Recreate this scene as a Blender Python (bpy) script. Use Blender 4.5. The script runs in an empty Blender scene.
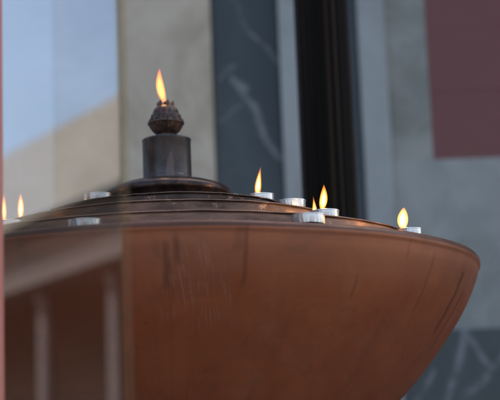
import bpy, bmesh, math, random
from mathutils import Vector, Matrix
random.seed(7)
R = math.radians
scene = bpy.context.scene
C = scene.collection

# ------------------------------------------------------------------ camera
CAMZ = 0.90
D, F, H = 2.0, 1527.7, 0.2966          # metres to the brazier axis, focal length in photo px, rim above lens
ROLL, PITCH, XS = 0.03824, 0.19663, 0.10934
ZR = CAMZ + H                           # rim height
cr, sr, cp, sp = math.cos(ROLL), math.sin(ROLL), math.cos(PITCH), math.sin(PITCH)
Rt = Vector((1, 0, 0)); Fw = Vector((0, cp, sp)); Up = Vector((0, -sp, cp))
cu = cr*Rt - sr*Up; cv = sr*Rt + cr*Up
cam_d = bpy.data.cameras.new('camera'); cam = bpy.data.objects.new('camera', cam_d); C.objects.link(cam)
M = Matrix((cu, cv, -Fw)).transposed().to_4x4(); M.translation = Vector((XS, -D, CAMZ))
cam.matrix_world = M
cam_d.sensor_width = 36; cam_d.lens = F/500*36
cam_d.clip_start = 0.05; cam_d.clip_end = 2000
cam_d.dof.use_dof = True; cam_d.dof.focus_distance = 1.83; cam_d.dof.aperture_fstop = 5.6
scene.camera = cam

# ------------------------------------------------------------------ light
SUN_EL, SUN_AZ = R(48), R(35)           # from behind the marble wall, a little to the right
w = bpy.data.worlds.new('World'); scene.world = w; w.use_nodes = True
nt = w.node_tree; bg = nt.nodes['Background']
sky = nt.nodes.new('ShaderNodeTexSky'); sky.sky_type = 'NISHITA'; sky.sun_disc = False
sky.sun_elevation = SUN_EL; sky.sun_rotation = SUN_AZ
sky.dust_density = 4.5; sky.ozone_density = .55
nt.links.new(sky.outputs[0], bg.inputs[0]); bg.inputs[1].default_value = 0.12
sd = bpy.data.lights.new('sun', 'SUN'); sun = bpy.data.objects.new('sun', sd); C.objects.link(sun)
sd.energy = 3.0; sd.angle = R(0.53); sd.color = (1, .95, .88)
sdir = Vector((math.sin(SUN_AZ)*math.cos(SUN_EL), math.cos(SUN_AZ)*math.cos(SUN_EL), math.sin(SUN_EL)))
sun.rotation_euler = sdir.to_track_quat('Z', 'Y').to_euler()
sun.location = sdir*30
scene.view_settings.view_transform = 'Standard'; scene.view_settings.look = 'None'
scene.view_settings.exposure = 1.62; scene.view_settings.gamma = 1.0
scene.cycles.use_denoising = True
scene.cycles.max_bounces = 10; scene.cycles.transparent_max_bounces = 12


# ------------------------------------------------------------------ helpers
def at(px, py, depth):
    """point at photo pixel (500x400), at a distance `depth` in front of the camera along +Y"""
    U, V = px-250, 200-py
    d = cu*(U/F) + cv*(V/F) + Fw
    return Vector((XS, -D, CAMZ)) + d*(depth/d.y)


def tag(o, label=None, cat=None, group=None, kind=None):
    for k, v in (('label', label), ('category', cat), ('group', group), ('kind', kind)):
        if v: o[k] = v
    return o


def empty(name, loc=(0, 0, 0)):
    o = bpy.data.objects.new(name, None); C.objects.link(o); o.location = loc; o.empty_display_size = .05
    return o


def obj(name, bm, mat, parent=None, smooth=True, loc=None, angle=40):
    me = bpy.data.meshes.new(name)
    bmesh.ops.recalc_face_normals(bm, faces=bm.faces[:])
    bm.to_mesh(me); bm.free()
    if mat: me.materials.append(mat)
    if smooth:
        for p in me.polygons: p.use_smooth = True
        try: me.set_sharp_from_angle(angle=R(angle))
        except Exception: pass
    o = bpy.data.objects.new(name, me); C.objects.link(o)
    if parent: o.parent = parent
    if loc is not None: o.location = loc
    return o


def lathe(prof, n=96, bm=None, fr=None, centre=None, close=True):
    """prof: [(r,z)]; fr(angle, r, z) -> (r, z) wobble; centre(z)->(x,y)"""
    bm = bm or bmesh.new(); rings = []
    for r, z in prof:
        if r < 1e-6:
            c = centre(z) if centre else (0, 0)
            rings.append([bm.verts.new((c[0], c[1], z))]); continue
        ring = []
        for i in range(n):
            a = 2*math.pi*i/n; rr, zz = (r, z) if not fr else fr(a, r, z)
            c = centre(z) if centre else (0, 0)
            ring.append(bm.verts.new((c[0]+rr*math.sin(a), c[1]-rr*math.cos(a), zz)))
        rings.append(ring)
    for A, B in zip(rings, rings[1:]):
        if len(A) == 1 and len(B) == 1: continue
        for i in range(n):
            j = (i+1) % n
            if len(A) == 1: bm.faces.new((A[0], B[i], B[j]))
            elif len(B) == 1: bm.faces.new((A[i], A[j], B[0]))
            else: bm.faces.new((A[i], A[j], B[j], B[i]))
    return bm


def box(lo, hi, bm=None, bevel=0.0):
    bm = bm or bmesh.new()
    lo, hi = Vector(lo), Vector(hi)
    g = bmesh.ops.create_cube(bm, size=1.0)
    for v in g['verts']:
        v.co = Vector(((lo.x+hi.x)/2+v.co.x*(hi.x-lo.x), (lo.y+hi.y)/2+v.co.y*(hi.y-lo.y), (lo.z+hi.z)/2+v.co.z*(hi.z-lo.z)))
    if bevel:
        es = {e for v in g['verts'] for e in v.link_edges}
        bmesh.ops.bevel(bm, geom=list(es), offset=bevel, segments=2, affect='EDGES', profile=.6)
    return bm


def tube(pts, rad, n=8, bm=None):
    bm = bm or bmesh.new(); rings = []
    pts = [Vector(p) for p in pts]
    for k, p in enumerate(pts):
        t = (pts[min(k+1, len(pts)-1)]-pts[max(k-1, 0)]).normalized()
        a = t.orthogonal().normalized() if abs(t.z) < .9 else Vector((1, 0, 0))
        b = t.cross(a).normalized(); a = b.cross(t)
        r = rad[k] if isinstance(rad, (list, tuple)) else rad
        rings.append([bm.verts.new(p+r*(math.cos(2*math.pi*i/n)*a+math.sin(2*math.pi*i/n)*b)) for i in range(n)])
    for A, B in zip(rings, rings[1:]):
        for i in range(n):
            bm.faces.new((A[i], A[(i+1) % n], B[(i+1) % n], B[i]))
    bm.faces.new(rings[0][::-1]); bm.faces.new(rings[-1])
    return bm


def resample(prof, step):
    out = [prof[0]]
    for (a, b), (c, d) in zip(prof, prof[1:]):
        L = math.hypot(c-a, d-b); n = max(1, int(L/step))
        for k in range(1, n+1): out.append((a+(c-a)*k/n, b+(d-b)*k/n))
    return out


# ------------------------------------------------------------------ node helpers
class G:
    def __init__(s, name):
        s.m = bpy.data.materials.new(name); s.m.use_nodes = True
        s.t = s.m.node_tree; s.b = s.t.nodes['Principled BSDF']; s.out = s.t.nodes['Material Output']
        s.tc = s.t.nodes.new('ShaderNodeTexCoord'); s.co = s.tc.outputs['Object']

    def n(s, typ, ins=None, **kw):
        x = s.t.nodes.new(typ)
        for k, v in kw.items(): setattr(x, k, v)
        for k, v in (ins or {}).items():
            if hasattr(v, 'is_linked') or isinstance(v, bpy.types.NodeSocket): s.t.links.new(v, x.inputs[k])
            else: x.inputs[k].default_value = v
        return x

    def math(s, op, a, b=None, c=None, clamp=False):
        i = {0: a}
        if b is not None: i[1] = b
        if c is not None: i[2] = c
        return s.n('ShaderNodeMath', i, operation=op, use_clamp=clamp).outputs[0]

    def noise(s, co, scale, detail=4, rough=.55, dist=0.0):
        return s.n('ShaderNodeTexNoise', {'Vector': co, 'Scale': scale, 'Detail': detail, 'Roughness': rough, 'Distortion': dist}).outputs[0]

    def map(s, co, scale=(1, 1, 1), loc=(0, 0, 0), rot=(0, 0, 0)):
        return s.n('ShaderNodeMapping', {'Vector': co, 'Scale': scale, 'Location': loc, 'Rotation': rot}).outputs[0]

    def ramp(s, v, stops):
        x = s.n('ShaderNodeValToRGB', {0: v}); e = x.color_ramp.elements
        while len(e) < len(stops): e.new(.5)
        for el, (p, c) in zip(e, stops):
            el.position = p; el.color = (*c, 1) if isinstance(c, tuple) else (c, c, c, 1)
        return x.outputs[0]

    def mix(s, f, a, b, mode='MIX'):
        x = s.n('ShaderNodeMix', data_type='RGBA', blend_type=mode)
        for k, v in ((0, f), (6, a), (7, b)):
            if isinstance(v, bpy.types.NodeSocket): s.t.links.new(v, x.inputs[k])
            else: x.inputs[k].default_value = (*v, 1) if isinstance(v, tuple) else v
        return x.outputs[2]

    def step(s, v, lo, hi):
        x = s.n('ShaderNodeMapRange', {0: v, 1: lo, 2: hi, 3: 0.0, 4: 1.0}, interpolation_type='SMOOTHSTEP')
        return x.outputs[0]

    def sep(s, co):
        x = s.n('ShaderNodeSeparateXYZ', {0: co}); return x.outputs

    def bump(s, h, strength=.2, dist=.002):
        self = s.n('ShaderNodeBump', {'Height': h, 'Strength': strength, 'Distance': dist})
        s.t.links.new(self.outputs[0], s.b.inputs['Normal'])

    def set(s, **kw):
        for k, v in kw.items():
            k = {'base': 'Base Color', 'rough': 'Roughness', 'metal': 'Metallic', 'spec': 'Specular IOR Level', 'coat': 'Coat Weight', 'coat_rough': 'Coat Roughness', 'ior': 'IOR', 'sss': 'Subsurface Weight'}.get(k, k)
            if isinstance(v, bpy.types.NodeSocket): s.t.links.new(v, s.b.inputs[k])
            else: s.b.inputs[k].default_value = (*v, 1) if isinstance(v, tuple) else v
        return s.m


def seg_mask(g, u, v, a, b, width, soft):
    """1 on the segment a-b of the (u,v) plane, 0 away from it"""
    dx, dy = b[0]-a[0], b[1]-a[1]; L2 = dx*dx+dy*dy
    pu = g.math('SUBTRACT', u, a[0]); pv = g.math('SUBTRACT', v, a[1])
    t = g.math('ADD', g.math('MULTIPLY', pu, dx/L2), g.math('MULTIPLY', pv, dy/L2), clamp=True)
    ex = g.math('SUBTRACT', pu, g.math('MULTIPLY', t, dx)); ey = g.math('SUBTRACT', pv, g.math('MULTIPLY', t, dy))
    d = g.math('SQRT', g.math('ADD', g.math('MULTIPLY', ex, ex), g.math('MULTIPLY', ey, ey)))
    return g.math('SUBTRACT', 1.0, g.step(d, width, width+soft))


def marble(name, base, dark, light, scale=3.0, rough=.35, veins=(), vein_col=None, vw=.006, vs=.02, vstr=.8):
    g = G(name); thin = vein_col or tuple(min(1, q*1.5) for q in light); vein_col = vein_col or light
    n1 = g.noise(g.co, scale, 6, .62, .8)
    n2 = g.noise(g.map(g.co, (1, 1, .35), (3, 1, 7)), scale*3.1, 5, .6, 1.4)
    c = g.mix(g.step(n1, .36, .64), tuple(q*.8 for q in dark), light)
    c = g.mix(.30, c, base)
    c = g.mix(g.math('MULTIPLY', g.step(n2, .56, .70), .5), c, light)
    th = g.math('ABSOLUTE', g.math('SUBTRACT', g.noise(g.map(g.co, (1, 1, 1), (9, 4, 2)), scale*.8, 7, .6, 1.0), .5))
    c = g.mix(g.math('MULTIPLY', g.math('SUBTRACT', 1.0, g.step(th, .0, .018)), .3), c, light)
    if veins:
        X = g.sep(g.co)
        wob = g.n('ShaderNodeTexNoise', {'Vector': g.co, 'Scale': 9.0, 'Detail': 5.0})
        W = g.sep(wob.outputs['Color'])
        u = g.math('MULTIPLY_ADD', g.math('SUBTRACT', W[0], .5), .06, X[0])
        v = g.math('MULTIPLY_ADD', g.math('SUBTRACT', W[1], .5), .06, X[2])
        tot = None
        for a, b, k in veins:
            mk = g.math('MULTIPLY', seg_mask(g, u, v, a, b, vw*k, vs*k), min(1.0, .45+.4*k))
            tot = mk if tot is None else g.math('MAXIMUM', tot, mk)
        brk = g.step(g.noise(g.co, 22, 5), .28, .58)
        c = g.mix(g.math('MULTIPLY', g.math('MULTIPLY', tot, brk), vstr), c, vein_col)
    g.bump(n2, .03, .002)
    return g.set(base=c, rough=rough)


# ------------------------------------------------------------------ setting: ground
g = G('paving')
bt = g.n('ShaderNodeTexBrick', {'Vector': g.co, 'Scale': 1.0, 'Mortar Size': .008, 'Color1': (.13, .118, .105, 1), 'Color2': (.105, .095, .085, 1), 'Mortar': (.07, .065, .06, 1), 'Brick Width': .6, 'Row Height': .6})
g.bump(g.noise(g.co, 60), .1, .002)
paving = g.set(base=g.mix(g.noise(g.co, 5), bt.outputs[0], g.mix(.5, bt.outputs[0], (.08, .075, .07))), rough=.75)
bm = bmesh.new(); S = 400
bm.faces.new([bm.verts.new(p) for p in ((-S, -S, 0), (S, -S, 0), (S, S, 0), (-S, S, 0))])
tag(obj('ground', bm, paving, smooth=False), kind='structure')

# ------------------------------------------------------------------ marble wall behind
YW = 1.75                                # wall plane
DW = YW+D
WT = 5.2                                 # wall height


def wx(px, py=100): return at(px, py, DW).x
def wz(py, px=300): return at(px, py, DW).z


wall = empty('marble_wall', (0, YW, 0))
tag(wall, 'marble clad wall with dark veined panels and a maroon panel behind the bowl', 'wall')
m_core = marble('wall_core_marble', (.22, .23, .23), (.17, .18, .18), (.27, .28, .28), 2.0, .5)
m_pale = marble('pale_blue_marble', (.72, .72, .70), (.66, .66, .65), (.78, .78, .76), 2.2, .4)
m_tan = marble('tan_marble', (.50, .42, .33), (.36, .295, .22), (.62, .54, .44), 3.0, .4)
m_pil = marble('beige_marble', (.56, .46, .325), (.43, .335, .215), (.66, .56, .42), 2.6, .4)
m_strip = marble('pale_grey_marble', (.35, .36, .335), (.32, .33, .31), (.39, .40, .38), 2.0, .35)
m_border = marble('green_grey_marble', (.285, .28, .235), (.215, .215, .18), (.36, .355, .305), 4.0, .4)
m_band = marble('blue_grey_marble', (.30, .305, .275), (.24, .25, .225), (.375, .375, .34), 3.2, .4)


def uv(px, py):
    p = at(px, py, DW); return (p.x, p.z - 0)


dv = [((235, 78), (252, 106), .8), ((252, 106), (263, 132), 1.3), ((263, 132), (288, 162), 1.1), ((236, 82), (246, 87), 1.6),
      ((248, 28), (282, 66), .7), ((218, 82), (234, 66), .6), ((222, 122), (244, 104), .45), ((230, 0), (250, 30), .5)]
m_dark = marble('dark_veined_marble', (.050, .064, .066), (.036, .048, .051), (.068, .084, .087), 2.4, .3,
                [(uv(*a), uv(*b), k) for a, b, k in dv], (.33, .34, .34), .001, .010, .62)
pv = [((462, 334), (452, 372), 1.0), ((452, 372), (446, 402), 1.2), ((462, 334), (486, 371), .9), ((486, 371), (506, 346), 1.0), ((486, 371), (464, 402), 1.0), ((430, 372), (412, 408), .6)]
m_plinth = marble('dark_plinth_marble', (.050, .062, .066), (.034, .044, .048), (.068, .082, .087), 3.4, .3,
                  [(uv(*a), uv(*b), k) for a, b, k in pv], (.31, .32, .33), .0015, .013, .6)
g = G('maroon_marble')
n = g.noise(g.co, 5, 6, .6, .6)
m_red = g.set(base=g.mix(n, (.150, .034, .028), (.195, .052, .043)), rough=.35)


def slab(name, x0, x1, z0, z1, t, mat, label=None, bev=.003):
    o = obj(name, box((x0, -t, z0), (x1, 0.02, z1), bevel=bev), mat, wall, smooth=False)
    # the veins were laid out in world x/z, the slab mesh shares them (parent sits at x=0, z=0)
    if label: o['label'] = label
    return o


obj('core', box((-4.2, .025, 0), (4.6, .6, WT)), m_core, wall, smooth=False)
xs_ = [wx(-900), wx(55), wx(123.5), wx(213.5), wx(281), wx(300), wx(360), wx(387), wx(429), wx(900)]
zd = wz(332, 460); zr = wz(161, 460); zl = wz(240, 60)
slab('pale_slab', -4.2, xs_[1], 0, WT, .03, m_pale, 'pale blue white marble slab at the far left')
slab('tan_slab', xs_[1], xs_[2], 0, WT, .02, m_tan, 'tan mottled marble slab')
slab('pilaster', xs_[2], xs_[3], 0, WT, .07, m_pil, 'light beige marble pilaster behind the lamp flame')
slab('inset_panel', xs_[3], xs_[4], 0, WT, .0, m_dark, 'dark blue grey marble panel with white veins')
slab('frame_strip', xs_[4], xs_[5], 0, WT, .05, m_strip)
slab('inset_panel', xs_[5], xs_[6], 0, WT, .0, m_plinth, 'dark marble panel behind the black post')
slab('frame_strip', xs_[6], xs_[7], 0, WT, .05, m_strip)
slab('border_slab', xs_[7], xs_[8], zr, WT, .02, m_border)
zj = [zr, wz(93, 460), wz(30, 460), wz(30, 460)+.75, WT]
for a, b, t_ in zip(zj, zj[1:], (.0120, .0126, .0120, .0126)):
    slab('maroon_panel', xs_[8], 4.6, a+.0002, b-.0002, t_, m_red, 'maroon marble panel of the upper right', .0006)
slab('band_slab', xs_[7], 4.6, zd, zr, .03, m_band)
slab('plinth_slab', xs_[7], 4.6, 0, zd, .06, m_plinth, 'dark marble plinth with white veins at the lower right')

# ------------------------------------------------------------------ colonnaded building to the left, seen as a reflection in the pane
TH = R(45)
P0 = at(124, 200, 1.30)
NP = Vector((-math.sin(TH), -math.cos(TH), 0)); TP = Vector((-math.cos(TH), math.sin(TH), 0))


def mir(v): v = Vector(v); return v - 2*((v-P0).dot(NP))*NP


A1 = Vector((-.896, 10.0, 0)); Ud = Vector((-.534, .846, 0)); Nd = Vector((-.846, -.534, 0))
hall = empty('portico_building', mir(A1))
tag(hall, 'pale building with deep eave over slim columns, mirrored in the glass pane', 'building')
g = G('pale_plaster'); n = g.noise(g.co, 1.2, 6)
m_plaster = g.set(base=g.mix(n, (.016, .013, .012), (.032, .026, .024)), rough=.8)
g = G('eave_paint'); m_eave = g.set(base=g.mix(g.noise(g.co, 1.5, 6), (.12, .105, .085), (.19, .168, .14)), rough=.8)
g = G('column_stone'); m_colm = g.set(base=g.mix(g.noise(g.co, 6, 5), (.060, .050, .052), (.085, .074, .076)), rough=.8)
g = G('moulding_paint'); m_mould = g.set(base=g.mix(g.noise(g.co, 3, 5), (.040, .033, .031), (.062, .052, .049)), rough=.8)
g = G('dark_timber'); n = g.noise(g.map(g.co, (1, 1, 8)), 2.0, 5)
m_timber = g.set(base=g.mix(n, (.045, .032, .025), (.08, .058, .045)), rough=.7)


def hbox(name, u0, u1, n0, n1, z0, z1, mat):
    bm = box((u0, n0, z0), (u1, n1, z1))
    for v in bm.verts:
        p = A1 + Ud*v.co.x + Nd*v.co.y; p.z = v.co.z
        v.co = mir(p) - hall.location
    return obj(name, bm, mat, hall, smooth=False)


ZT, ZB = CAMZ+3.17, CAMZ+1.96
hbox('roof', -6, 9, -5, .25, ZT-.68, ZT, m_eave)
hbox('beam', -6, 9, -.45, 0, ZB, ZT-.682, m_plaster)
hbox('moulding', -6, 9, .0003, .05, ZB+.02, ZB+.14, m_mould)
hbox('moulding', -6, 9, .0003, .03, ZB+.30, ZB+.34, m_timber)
hbox('back_wall', -6, 9, -1.9, -1.7, 0, ZT-.682, m_timber)  # dark colour stands in for the shade inside the portico
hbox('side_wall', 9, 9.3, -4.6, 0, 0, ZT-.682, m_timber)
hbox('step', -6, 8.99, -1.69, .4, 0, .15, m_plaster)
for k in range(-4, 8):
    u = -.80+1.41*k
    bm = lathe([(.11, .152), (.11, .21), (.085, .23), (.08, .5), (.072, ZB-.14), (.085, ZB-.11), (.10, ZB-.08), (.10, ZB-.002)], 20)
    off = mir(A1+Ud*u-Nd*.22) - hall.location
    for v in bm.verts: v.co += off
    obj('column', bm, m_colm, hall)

# ------------------------------------------------------------------ black post
post_c = at(328, 160, 2.62)
bm = bmesh.new()
N = 180; prof = []
for i in range(N):
    a = 2*math.pi*i/N
    r = .0465 + .0022*abs(math.sin(a*9)) - .0010*(1 if int(a*18/(2*math.pi)) % 3 == 0 else 0)
    prof.append((r*math.cos(a), r*math.sin(a)))
zs = [0.0, .08, .0801, .12, 3.4]
rings = [[bm.verts.new((x*(1.5 if z < .1 else 1), y*(1.5 if z < .1 else 1), z)) for x, y in prof] for z in zs]
for A, B in zip(rings, rings[1:]):
    for i in range(N): bm.faces.new((A[i], A[(i+1) % N], B[(i+1) % N], B[i]))
bm.faces.new(rings[-1]); bm.faces.new(rings[0][::-1])
g = G('black_lacquer')
n = g.noise(g.map(g.co, (60, 60, .5)), 3.0, 4); n2 = g.noise(g.co, 40, 4)
refl_streak = g.step(g.noise(g.map(g.co, (90, 90, .25), (3, 5, 1)), 1.0, 2), .54, .66)  # brown reflections in the flutes, painted into the lacquer colour
c = g.mix(refl_streak, g.mix(n, (.0035, .0028, .0022), (.009, .0065, .0045)), (.030, .018, .010))
g.bump(n, .1, .001)
post = obj('metal_post', bm, g.set(base=c, rough=g.math('MULTIPLY_ADD', n2, .2, .22), spec=.05), loc=(post_c.x, post_c.y, 0), angle=25)
tag(post, 'tall glossy black fluted post rising behind the right half of the bowl', 'post')

# ------------------------------------------------------------------ brazier
br = empty('stepped_brazier', (0, 0, 0))
tag(br, 'wide scratched copper bowl with dark stepped tiers rising inside it', 'brazier')

# bowl material -------------------------------------------------
g = G('weathered_copper')
X = g.sep(g.co)
phi = g.math('ARCTAN2', X[0], g.math('MULTIPLY', X[1], -1.0))    # 0 at the front, + to the right
hz = g.math('SUBTRACT', X[2], ZR)                               # 0 at the rim, negative below
pol = g.n('ShaderNodeCombineXYZ', {0: phi, 1: hz, 2: 0.0}).outputs[0]
blot = g.noise(g.map(pol, (2.2, 7, 1)), 2.0, 6, .6, .5)
mott = g.noise(g.co, 26, 6, .62)
fine = g.noise(g.co, 220, 3, .6)
vert = g.noise(g.map(pol, (26, 3.0, 1)), 1.0, 4, .6)
c = g.mix(g.step(blot, .1, .9), (.305, .080, .029), (.43, .132, .054))
ox = g.step(g.noise(g.map(pol, (3.2, 9, 1), (4, 2, 0)), 1.6, 7, .66, .8), .50, .66)
c = g.mix(g.math('MULTIPLY', ox, .30), c, (.16, .058, .034))
c = g.mix(g.math('MULTIPLY', g.step(mott, .5, .75), .22), c, (.36, .17, .105))
c = g.mix(g.math('MULTIPLY', g.step(vert, .55, .75), .18), c, (.10, .036, .02))
# paler towards the rim, plus faint spun rings
band = g.step(hz, -.075, -.02)
c = g.mix(g.math('MULTIPLY', band, .42), c, (.36, .17, .10))
ring = g.noise(g.map(pol, (.6, 260, 1)), 1.0, 3)
c = g.mix(g.math('MULTIPLY', g.step(ring, .45, .7), .08), c, (.16, .055, .03))
rimm = g.step(hz, -.0058, -.003)
c = g.mix(g.math('MULTIPLY', rimm, .85), c, (.055, .028, .020))


def blob(px, pz, wx_, wz_):
    a = g.math('DIVIDE', g.math('SUBTRACT', phi, px), wx_); b = g.math('DIVIDE', g.math('SUBTRACT', hz, pz), wz_)
    d = g.math('ADD', g.math('MULTIPLY', a, a), g.math('MULTIPLY', b, b))
    return g.math('SUBTRACT', 1.0, g.step(d, .3, 1.0))


def run(px, z0, z1, wd, k):
    """a run-down drip from height z0 to z1"""
    wob = g.math('MULTIPLY', g.math('SUBTRACT', g.noise(g.map(pol, (0.01, 30, 1), (px, 0, 0)), 1.0, 3), .5), .02)
    a = g.math('ABSOLUTE', g.math('ADD', g.math('SUBTRACT', phi, px), wob))
    m = g.math('SUBTRACT', 1.0, g.step(a, wd*.1, wd*1.15))
    m = g.math('MULTIPLY', m, g.step(hz, z1-.004, z1+.006))
    m = g.math('MULTIPLY', m, g.math('SUBTRACT', 1.0, g.step(hz, z0-.004, z0+.01)))
    return g.math('MULTIPLY', m, k)


tot = None
RUNS = [(.045, -.022, -.068, .015, .95), (.075, -.015, -.042, .013, .9), (.022, -.018, -.036, .018, .4), (.262, -.004, -.066, .010, .8), (.245, -.004, -.03, .020, .5), (-.09, -.004, -.03, .018, .35),
        (.93, -.02, -.085, .010, .6), (1.17, -.03, -.10, .022, 1.05), (1.25, -.05, -.12, .012, .9), (.62, -.055, -.075, .008, .7), (.80, -.01, -.03, .008, .5), (-.35, -.01, -.05, .02, .4)]
for a in RUNS:
    r_ = run(*a); tot = r_ if tot is None else g.math('MAXIMUM', tot, r_)
c = g.mix(g.math('MULTIPLY', tot, .48), c, (.075, .026, .016))
# pale chalky scratches, a fan of slanted strokes on the front
sk = g.math('MULTIPLY_ADD', hz, .45, phi)
sc1 = g.noise(g.n('ShaderNodeCombineXYZ', {0: g.math('MULTIPLY', sk, 150.0), 1: g.math('MULTIPLY', hz, 20.0), 2: 0.0}).outputs[0], 1.0, 2, .5)
sk2 = g.math('MULTIPLY_ADD', hz, .15, phi)
sc2 = g.noise(g.n('ShaderNodeCombineXYZ', {0: g.math('MULTIPLY', sk2, 190.0), 1: g.math('MULTIPLY', hz, 26.0), 2: 5.0}).outputs[0], 1.0, 2, .5)
zone = g.math('MULTIPLY', blob(.105, -.066, .155, .054), 1.0)
s_ = g.math('MAXIMUM', g.step(sc1, .54, .68), g.math('MULTIPLY', g.step(sc2, .58, .70), .7))
s_ = g.math('MULTIPLY', g.math('MULTIPLY', s_, zone), g.step(g.noise(g.map(pol, (14, 40, 1)), 1.0, 3), .35, .6))
c = g.mix(g.math('MULTIPLY', s_, .30), c, (.50, .34, .27))
speck = g.step(g.noise(g.co, 75, 2, .5), .735, .77)
c = g.mix(g.math('MULTIPLY', speck, .25), c, (.06, .025, .018))
g.bump(g.math('ADD', g.math('MULTIPLY', mott, .6), g.math('MULTIPLY', fine, .25)), .12, .002)
copper = g.set(base=c, metal=.35, rough=g.math('ADD', g.math('MULTIPLY_ADD', mott, .25, .30), g.math('MULTIPLY', ox, .15)), spec=.4)

prof = [(.30, .004), (.372, .004), (.393, .004), (.400, .0032), (.4040, .0018), (.4065, -.002), (.4068, -.006), (.4045, -.0095), (.4035, -.013),
        (.401, -.022), (.394, -.038), (.383, -.060), (.362, -.092), (.337, -.124), (.309, -.156), (.287, -.178), (.25, -.211), (.20, -.244), (.14, -.268), (.08, -.278), (.0, -.278)]


def smooth_prof(p, it=2):
    for _ in range(it):
        q = [p[0]]
        for a, b in zip(p, p[1:]):
            q += [(a[0]*.75+b[0]*.25, a[1]*.75+b[1]*.25), (a[0]*.25+b[0]*.75, a[1]*.25+b[1]*.75)]
        p = q+[p[-1]]
    return p


def dent(a, r, z):
    k = .0009*math.sin(3*a+1)+.0006*math.sin(7*a+.4)+.0004*math.sin(13*a)
    return r*(1+k), z+.0006*math.sin(5*a+2)+.0004*math.sin(11*a)


bp = prof[:3]+smooth_prof(prof[3:9], 1)[1:-1]+smooth_prof(prof[8:], 2)
obj('bowl', lathe([(r, ZR+z) for r, z in bp], 256, fr=dent), copper, br, angle=60)

# stand under the bowl (below the picture)
g = G('dark_iron'); m_iron = g.set(base=(.03, .026, .024), rough=.5, metal=.6)
obj('stand', lathe([(.0, ZR-.2785), (.10, ZR-.2785), (.10, ZR-.31), (.06, ZR-.34), (.055, .12), (.09, .06), (.22, .03), (.22, .0), (.0, .0)], 64), m_iron, br)

# tiers ---------------------------------------------------------
def tier_mat(name, dark, mid, wax, amount, metal=.4):
    g = G(name); X = g.sep(g.co)
    ph = g.math('ARCTAN2', X[0], g.math('MULTIPLY', X[1], -1.0))
    pol = g.n('ShaderNodeCombineXYZ', {0: ph, 1: X[2], 2: 0.0}).outputs[0]
    n = g.noise(g.map(pol, (5, 60, 1)), 1.0, 5, .6)
    n3 = g.noise(g.co, 60, 5, .6)
    c = g.mix(g.step(n, .35, .65), dark, mid)
    wx_ = g.step(g.noise(g.map(pol, (9, 45, 1), (amount*7, 3, 0)), 1.0, 5, .62), .60-.06*amount, .68)  # wax spots that also serve as painted highlights on the risers
    c = g.mix(g.math('MULTIPLY', wx_, .75), c, wax)
    c = g.mix(g.math('MULTIPLY', g.step(n3, .58, .72), .5), c, dark)
    g.bump(g.math('ADD', n3, wx_), .25, .002)
    return g.set(base=c, metal=metal, spec=.25, rough=g.math('MULTIPLY_ADD', n3, .3, .22))


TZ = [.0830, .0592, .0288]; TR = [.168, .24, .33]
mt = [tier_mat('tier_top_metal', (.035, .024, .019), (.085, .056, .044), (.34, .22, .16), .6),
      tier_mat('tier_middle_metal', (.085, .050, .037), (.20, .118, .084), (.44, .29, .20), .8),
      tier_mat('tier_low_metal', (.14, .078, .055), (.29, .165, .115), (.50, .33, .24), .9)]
DRIPS = [(0, -.13, .08, .05, .45), (0, .22, .40, .1, .5), (0, -.55, -.38, .1, .5), (0, .62, .75, .1, .6),
         (1, .02, .13, .05, .42), (1, -.22, -.12, .1, .6), (1, .30, .47, .05, .35), (1, -.52, -.40, .1, .45),
         (2, -.07, .04, .05, .38), (2, .17, .245, .1, .62), (2, -.30, -.20, .05, .4), (2, .42, .52, .1, .5)]
g = G('old_wax'); nn = g.noise(g.co, 120, 4)
m_drip = g.set(base=g.mix(nn, (.30, .17, .10), (.52, .35, .24)), rough=.28)
base_z = [.0592, .0288, .000]
for i, (z, r) in enumerate(zip(TZ, TR)):
    b = base_z[i]-.004
    inner = .0 if i == 0 else TR[i-1]-.03
    pr = [(inner, z-.002), (r-.030, z-.0005), (r-.006, z), (r-.0010, z-.0003), (r, z-.0012), (r, z-.0018), (r-.0045, z-.0020), (r-.0045, z-.0042), (r-.0002, z-.0045), (r, b+.009), (r, b+.006), (r, b), (inner, b)]
    sd_ = i*1.7

    def wob(a, rr, zz, s=sd_, rmax=r):
        if rr < rmax-.01: return rr, zz
        lump = 0.0003*math.sin(4*a+s)+.0002*math.sin(9*a+2*s)+.0007*max(0, math.sin(5*a+s)*math.sin(23*a+2*s)*math.sin(11*a))
        return rr+lump*.6, zz+lump*.7
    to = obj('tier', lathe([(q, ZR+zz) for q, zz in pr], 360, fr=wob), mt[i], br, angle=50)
    for (t_, a0, a1, f0, f1) in DRIPS:
        if t_ != i: continue
        # a hardened wax run on the tier's riser: lens-shaped, with a ragged lower edge
        bm = bmesh.new(); rows = []
        zl, zh = b+(z-b)*f0, b+(z-b)*f1
        n_ = 40; rn = random.Random(int(a0*1000)+t_)
        ph = [rn.uniform(0, 6.28) for _ in range(4)]
        for k in range(n_+1):
            u = k/n_; a = a0+(a1-a0)*u
            env = math.sin(math.pi*u)**.6
            up = zl+(zh-zl)*(.35+.65*env*(.75+.25*math.sin(9*u+ph[0])))
            dn = zl+(zh-zl)*.30*(1-env)+(zh-zl)*.12*math.sin(14*u+ph[1])*env
            row = []
            for m in range(7):
                v = m/6; bulge = .0012*env*math.sin(math.pi*v)**.7*(.8+.2*math.sin(11*u+ph[2]))
                rr = r-.0006+bulge; zz = dn+(max(up, dn+.0003)-dn)*v
                row.append(bm.verts.new((rr*math.sin(a), -rr*math.cos(a), ZR+zz)))
            rows.append(row)
        for A, B in zip(rows, rows[1:]):
            for m in range(6): bm.faces.new((A[m], B[m], B[m+1], A[m+1]))
        obj('wax_drip', bm, m_drip, to)

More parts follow.
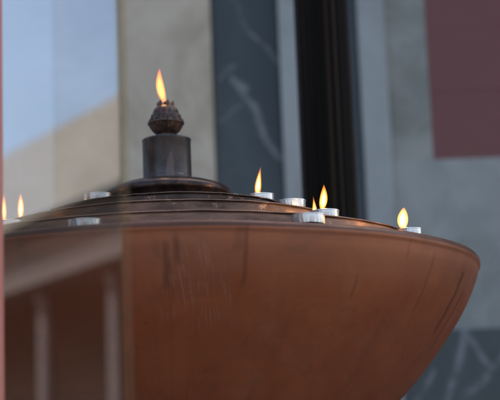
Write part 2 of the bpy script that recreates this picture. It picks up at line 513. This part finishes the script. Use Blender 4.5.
# ------------------------------------------------------------------ oil lamp
lamp = empty('oil_lamp', (0, 0, ZR+TZ[0]))
tag(lamp, 'dark metal oil lamp with cylinder and crown burner, topmost, burning with the tallest flame', 'oil lamp')
g = G('gunmetal')
n = g.noise(g.map(g.co, (1, 1, .15)), 90, 4); n2 = g.noise(g.co, 40, 5, .6)
c = g.mix(g.step(n2, .35, .7), (.050, .047, .050), (.085, .078, .080))
c = g.mix(g.math('MULTIPLY', g.step(n, .54, .68), .6), c, (.17, .13, .12))  # pale upright highlights painted into the metal's colour
g.bump(n2, .08, .001)
gun = g.set(base=c, metal=.75, rough=g.math('MULTIPLY_ADD', n, .2, .24))
g = G('dark_bronze_disc')
n2 = g.noise(g.co, 55, 6, .65); n = g.noise(g.co, 14, 4)
c = g.mix(g.step(n2, .4, .7), (.030, .022, .020), (.085, .055, .045))
c = g.mix(g.math('MULTIPLY', g.step(n, .55, .7), .6), c, (.16, .075, .05))
g.bump(n2, .15, .0015)
disc_m = g.set(base=c, metal=.7, rough=.3)
z0 = TZ[0]
obj('base_disc', lathe(smooth_prof([(.0, .0005), (.076, .0005), (.0775, .004), (.0795, .021), (.0842, .0255), (.0845, .0310), (.0815, .0350), (.068, .0412), (.050, .0455), (.036, .048), (.0, .0485)], 1), 128), disc_m, lamp, angle=50)
zc0, zc1 = .0485, .1885-z0
obj('reservoir', lathe([(.0, zc0+.0003), (.0335, zc0+.0003), (.0335, zc0+.004), (.0326, zc0+.005), (.0326, zc1-.003), (.0332, zc1-.002), (.0330, zc1-.0004), (.0322, zc1), (.0, zc1)], 96), gun, lamp, angle=35)
# burner: a small lotus shaped crown with ribs and prongs
g = G('sooty_bronze')
n2 = g.noise(g.co, 160, 5, .65); n = g.noise(g.co, 45, 4)
c = g.mix(g.step(n2, .4, .65), (.035, .028, .024), (.115, .080, .062))
c = g.mix(g.math('MULTIPLY', g.step(n, .5, .68), .5), c, (.12, .055, .042))
g.bump(n2, .4, .001)
soot = g.set(base=c, metal=.6, rough=.5)
zb = zc1


def ribs(a, r, z):
    zz = z-zb
    if .009 < zz < .0200: return r*(1+.035*abs(math.sin(a*11))), z
    if .0250 <= zz < .043: return r*(1+.045*max(0, math.sin(a*14))), z
    return r, z


K = [(.0, .0003), (.0140, .0003), (.0143, .0026), (.0128, .0042), (.0128, .0066), (.0142, .0082), (.0172, .0112), (.0202, .0155), (.0222, .0192), (.0236, .0205), (.0248, .0218), (.0248, .0230), (.0240, .0238), (.0212, .0244),
     (.0206, .0256), (.0203, .0290), (.0200, .0322), (.0192, .0340), (.0172, .0350), (.0170, .0374), (.0158, .0415), (.0132, .0448), (.0116, .0460), (.0, .0462)]
bu = obj('burner', lathe([(r, zb+z) for r, z in K], 132, fr=ribs), soot, lamp, angle=30)
bm = bmesh.new()
for i in range(14):                       # lotus petals standing on the widest ring
    a = 2*math.pi*(i+.5)/14
    tube([(.0218*math.sin(a), -.0218*math.cos(a), zb+.0236), (.0214*math.sin(a), -.0214*math.cos(a), zb+.0268), (.0196*math.sin(a), -.0196*math.cos(a), zb+.0305)], [.0026, .0022, .0006], 6, bm)
obj('petal_ring', bm, soot, bu)
for i in range(6):                        # prongs round the wick
    a = 2*math.pi*(i+.35)/6
    s, c_ = math.sin(a), -math.cos(a)
    bm = tube([(.0092*s, .0092*c_, zb+.0455), (.0100*s, .0100*c_, zb+.0490), (.0100*s, .0100*c_, zb+.0520), (.0094*s, .0094*c_, zb+.0540)], [.0024, .0021, .0017, .0008], 8)
    obj('prong', bm, soot, bu)
g = G('charred_wick'); m_wick = g.set(base=(.02, .016, .013), rough=.9)
wk = obj('wick', tube([(0, 0, zb+.0463), (.0002, 0, zb+.050), (-.0006, 0, zb+.0535)], [.0034, .003, .0018], 8), m_wick, bu)


# ------------------------------------------------------------------ flames
def flame_mat(name, col, k):
    m = bpy.data.materials.new(name); m.use_nodes = True; t = m.node_tree; t.nodes.clear()
    o = t.nodes.new('ShaderNodeOutputMaterial'); e = t.nodes.new('ShaderNodeEmission')
    tc = t.nodes.new('ShaderNodeTexCoord'); s = t.nodes.new('ShaderNodeSeparateXYZ'); t.links.new(tc.outputs['Generated'], s.inputs[0])
    r = t.nodes.new('ShaderNodeValToRGB'); t.links.new(s.outputs[2], r.inputs[0])
    el = r.color_ramp.elements
    while len(el) < len(col): el.new(.5)
    for q, (p, cc) in zip(el, col): q.position = p; q.color = (*cc, 1)
    t.links.new(r.outputs[0], e.inputs[0]); e.inputs[1].default_value = k
    t.links.new(e.outputs[0], o.inputs['Volume'])
    return m


fl_out = flame_mat('flame_orange', [(0, (1, .17, .012)), (.3, (1, .23, .02)), (.8, (1, .19, .015)), (1, (1, .11, .006))], 105)
fl_in = flame_mat('flame_yellow', [(0, (1, .30, .03)), (.3, (1, .46, .08)), (1, (1, .34, .04))], 60)
fl_out2 = flame_mat('tealight_flame_orange', [(0, (1, .27, .03)), (.3, (1, .36, .045)), (1, (1, .26, .025))], 140)
fl_in2 = flame_mat('tealight_flame_yellow', [(0, (1, .46, .08)), (.35, (1, .66, .27)), (1, (1, .60, .2))], 310)


def flame(parent, base, h, wd, lean, bend, mo, mi, pk=.7, ex=.95, tp=.25, glow=.012):
    """volume flame from local point base; lean = tip offset in x; bend = sideways belly"""
    def make(h, wd, z0, sc=1.0):
        prof = []
        for k in range(0, 25):
            t = k/24
            r = wd/2*(math.sin(math.pi*min(1, (t*.985+.015))**pk))**ex*(1-tp*t) if 0 < k < 24 else 0
            prof.append((r, z0+h*t))
        def cen(z):
            t = (z-0)/H_
            return (base[0]+lean*t+bend*math.sin(math.pi*t), base[1])
        bm = lathe(prof, 20, centre=cen)
        for v in bm.verts: v.co.z += base[2]
        return bm
    H_ = h
    f = obj('flame', make(h, wd, 0), mo, parent)
    obj('flame_core', make(h*.74, wd*.54, h*.09), mi, f)
    ld = bpy.data.lights.new('flame_light', 'POINT'); ld.energy = glow; ld.color = (1, .55, .2); ld.shadow_soft_size = .004
    lo = bpy.data.objects.new('flame_light', ld); C.objects.link(lo); lo.parent = f; lo.location = (base[0]+lean*.4+bend*.9, base[1], base[2]+h*.4)
    return f


# the lamp's flame: base (166,104) tip (161,66) in the photo
pxm = 1/764.0
flame(lamp, (-.0005, 0, zb+.0495), 40*pxm, 9.5*pxm, -4.6*pxm, -2.4*pxm, fl_out, fl_in, .86, glow=.018)

# ------------------------------------------------------------------ tealights
g = G('tealight_aluminium')
n = g.noise(g.co, 300, 3); g.bump(n, .25, .0006)
m_alu = g.set(base=(.80, .81, .83), metal=1.0, rough=.32)
g = G('white_wax'); m_wax = g.set(base=(.78, .75, .68), rough=.4, sss=.2)


def cup_bm(r, h):
    p = [(0, 0), (r*.955, 0), (r*.965, .0008), (r*.985, h-.0014), (r*1.02, h-.0012), (r*1.022, h-.0002), (r*.985, h), (r*.965, h-.0006), (r*.95, h*.45), (0, h*.45)]
    def fl(a, rr, z):
        if .0004 < z < h-.002: return rr*(1+.014*math.sin(a*26+.6*math.sin(a*5))+.006*math.sin(a*7+1)+.006*math.sin(a*13)), z
        return rr, z
    return lathe(p, 120, fr=fl)


GRP = 'tealights on the stepped bowl'


def tealight(px, r, tz, label, back=False, rad=.019, h=.0104, fl=None, wick_dx=0.0, tilt=0.0):
    """px: photo column of the cup's middle; r: distance from the bowl's axis"""
    lo, hi = (-math.pi/2, math.pi/2)
    best = None
    for k in range(721):
        a = lo+(hi-lo)*k/720
        x, y = r*math.sin(a), (r*math.cos(a) if back else -r*math.cos(a))
        v = Vector((x, y, ZR+tz))-Vector((XS, -D, CAMZ))
        q = 250+F*v.dot(cu)/v.dot(Fw)
        if best is None or abs(q-px) < best[0]: best = (abs(q-px), x, y)
    t = empty('tealight', (best[1], best[2], ZR+tz+.0004)); t.rotation_euler = (tilt, 0, random.uniform(-.1, .1))
    tag(t, label, 'tealight', GRP)
    obj('cup', cup_bm(rad, h), m_alu, t, angle=50)
    wl = h*.80
    obj('wax', lathe([(0, h*.5), (rad*.93, h*.5), (rad*.945, wl), (rad*.93, wl-.0006), (0, wl-.0008)], 48), m_wax, t)
    wt = h+.003 if fl else h-.0005
    obj('wick', tube([(wick_dx, 0, wl-.002), (wick_dx, 0, wl+.001), (wick_dx+.0006, 0, wt)], .0009, 6), m_wick, t)
    if fl:
        hh, ww, lean, bend = [q*pxm for q in fl[:4]]
        pk, ex, tp = fl[4:] or (.7, .95, .25)
        flame(t, (wick_dx+.0004, 0, wt-.0035), hh, ww, lean, bend, fl_out2, fl_in2, pk, ex, tp)
    return t


tealight(261, .142, TZ[0], 'lit tealight on the top tier just right of the oil lamp', rad=.0175, fl=(30, 6.8, 4.6, -.6, .62, 1.1, .3), wick_dx=-.0045)
tealight(292, .216, TZ[1], 'unlit tealight between the oil lamp\'s lit neighbour and the black post', rad=.0178)
tealight(308, .378, .0042, 'unlit tealight on the bowl edge, nearest of the cluster before the black post', rad=.0185)
tealight(325.5, .302, TZ[2], 'lit tealight before the black post, rightmost of the cluster, larger flame of two', rad=.0168, fl=(25, 8, 3.0, .7, .85, .9, .2), wick_dx=-.004)
tealight(315, .263, TZ[2], 'lit tealight hidden behind two cups before the black post, only its small flame showing', rad=.0165, fl=(22, 5.5, -1.0, .3, .55, 1.1, .3))
tealight(410.5, .372, .0042, 'lit tealight alone on the right rim with a short round flame', rad=.0135, fl=(20.5, 10.5, 1.8, -.6, .92, .72, .12), wick_dx=-.009)
tealight(98, .140, TZ[0], 'unlit tealight just left of the oil lamp base, higher of the two left unlit ones', rad=.0178)
tealight(85, .362, .0042, 'unlit tealight on the bowl edge at front left, its whole silver side showing', rad=.0190)
tealight(8.5, .294, TZ[2], 'lit tealight at the far left picture edge, part of its silver cup showing', rad=.0178, fl=(28, 6.5, .3, -.4, .75, .9, .2), wick_dx=-.0065)
tealight(20, .2, TZ[1], 'lit tealight behind the tiers, second flame from the left edge, its cup hidden', rad=.0178, h=.0125, fl=(29, 7, .4, .4, .9, .9, .2))

# ------------------------------------------------------------------ glass screen on the left, between the lens and the bowl
scr = empty('glass_screen', (P0.x, P0.y, 0))
tag(scr, 'clear glass pane with red edge post at the left, mirroring sky and a columned building', 'glass screen')
g = G('reflective_glass')
t = g.t; t.nodes.remove(g.b)
tr = g.n('ShaderNodeBsdfTransparent', {0: (.73, .73, .73, 1)}); gl = g.n('ShaderNodeBsdfGlossy', {0: (.95, .97, 1, 1), 1: .0})
lw = g.n('ShaderNodeLayerWeight', {0: .5})
mx = g.n('ShaderNodeMixShader', {0: g.math('MULTIPLY_ADD', g.math('POWER', lw.outputs[1], 5.0), .63, .37), 1: tr.outputs[0], 2: gl.outputs[0]})
t.links.new(mx.outputs[0], g.out.inputs[0]); m_glass = g.m
WP = .1822
HZ = 2.3


def pbox(name, u0, u1, n0, n1, z0, z1, mat, bevel=0):
    bm = box((u0, n0, z0), (u1, n1, z1), bevel=bevel)
    for v in bm.verts: v.co = TP*v.co.x + NP*v.co.y + Vector((0, 0, v.co.z))
    return obj(name, bm, mat, scr, smooth=False)


bm = bmesh.new()
bm.faces.new([bm.verts.new(TP*u + Vector((0, 0, z))) for u, z in ((.004, .03), (WP, .03), (WP, HZ), (.004, HZ))])
obj('pane', bm, m_glass, scr, smooth=False)
g = G('red_paint'); n = g.noise(g.map(g.co, (1, 1, .2)), 30, 4)
m_redp = g.set(base=g.mix(n, (.58, .19, .13), (.68, .25, .18)), rough=.45)
pbox('edge_post', WP+.0005, WP+.030, -.004, .004, 0, HZ+.02, m_redp, .001)
g = G('polished_glass_edge')
t = g.t; g.set(base=(.80, .50, .30), rough=.3)
tr = g.n('ShaderNodeBsdfTransparent', {0: (.92, .90, .84, 1)})
mx = g.n('ShaderNodeMixShader', {0: .042, 1: tr.outputs[0], 2: g.b.outputs[0]})
t.links.new(mx.outputs[0], g.out.inputs[0])
pbox('pane_edge', -.0045, .0035, -.003, .003, .03, HZ, g.m)
pbox('bottom_rail', -.012, WP+.0004, -.02, .02, 0, .0299, m_redp, .002)
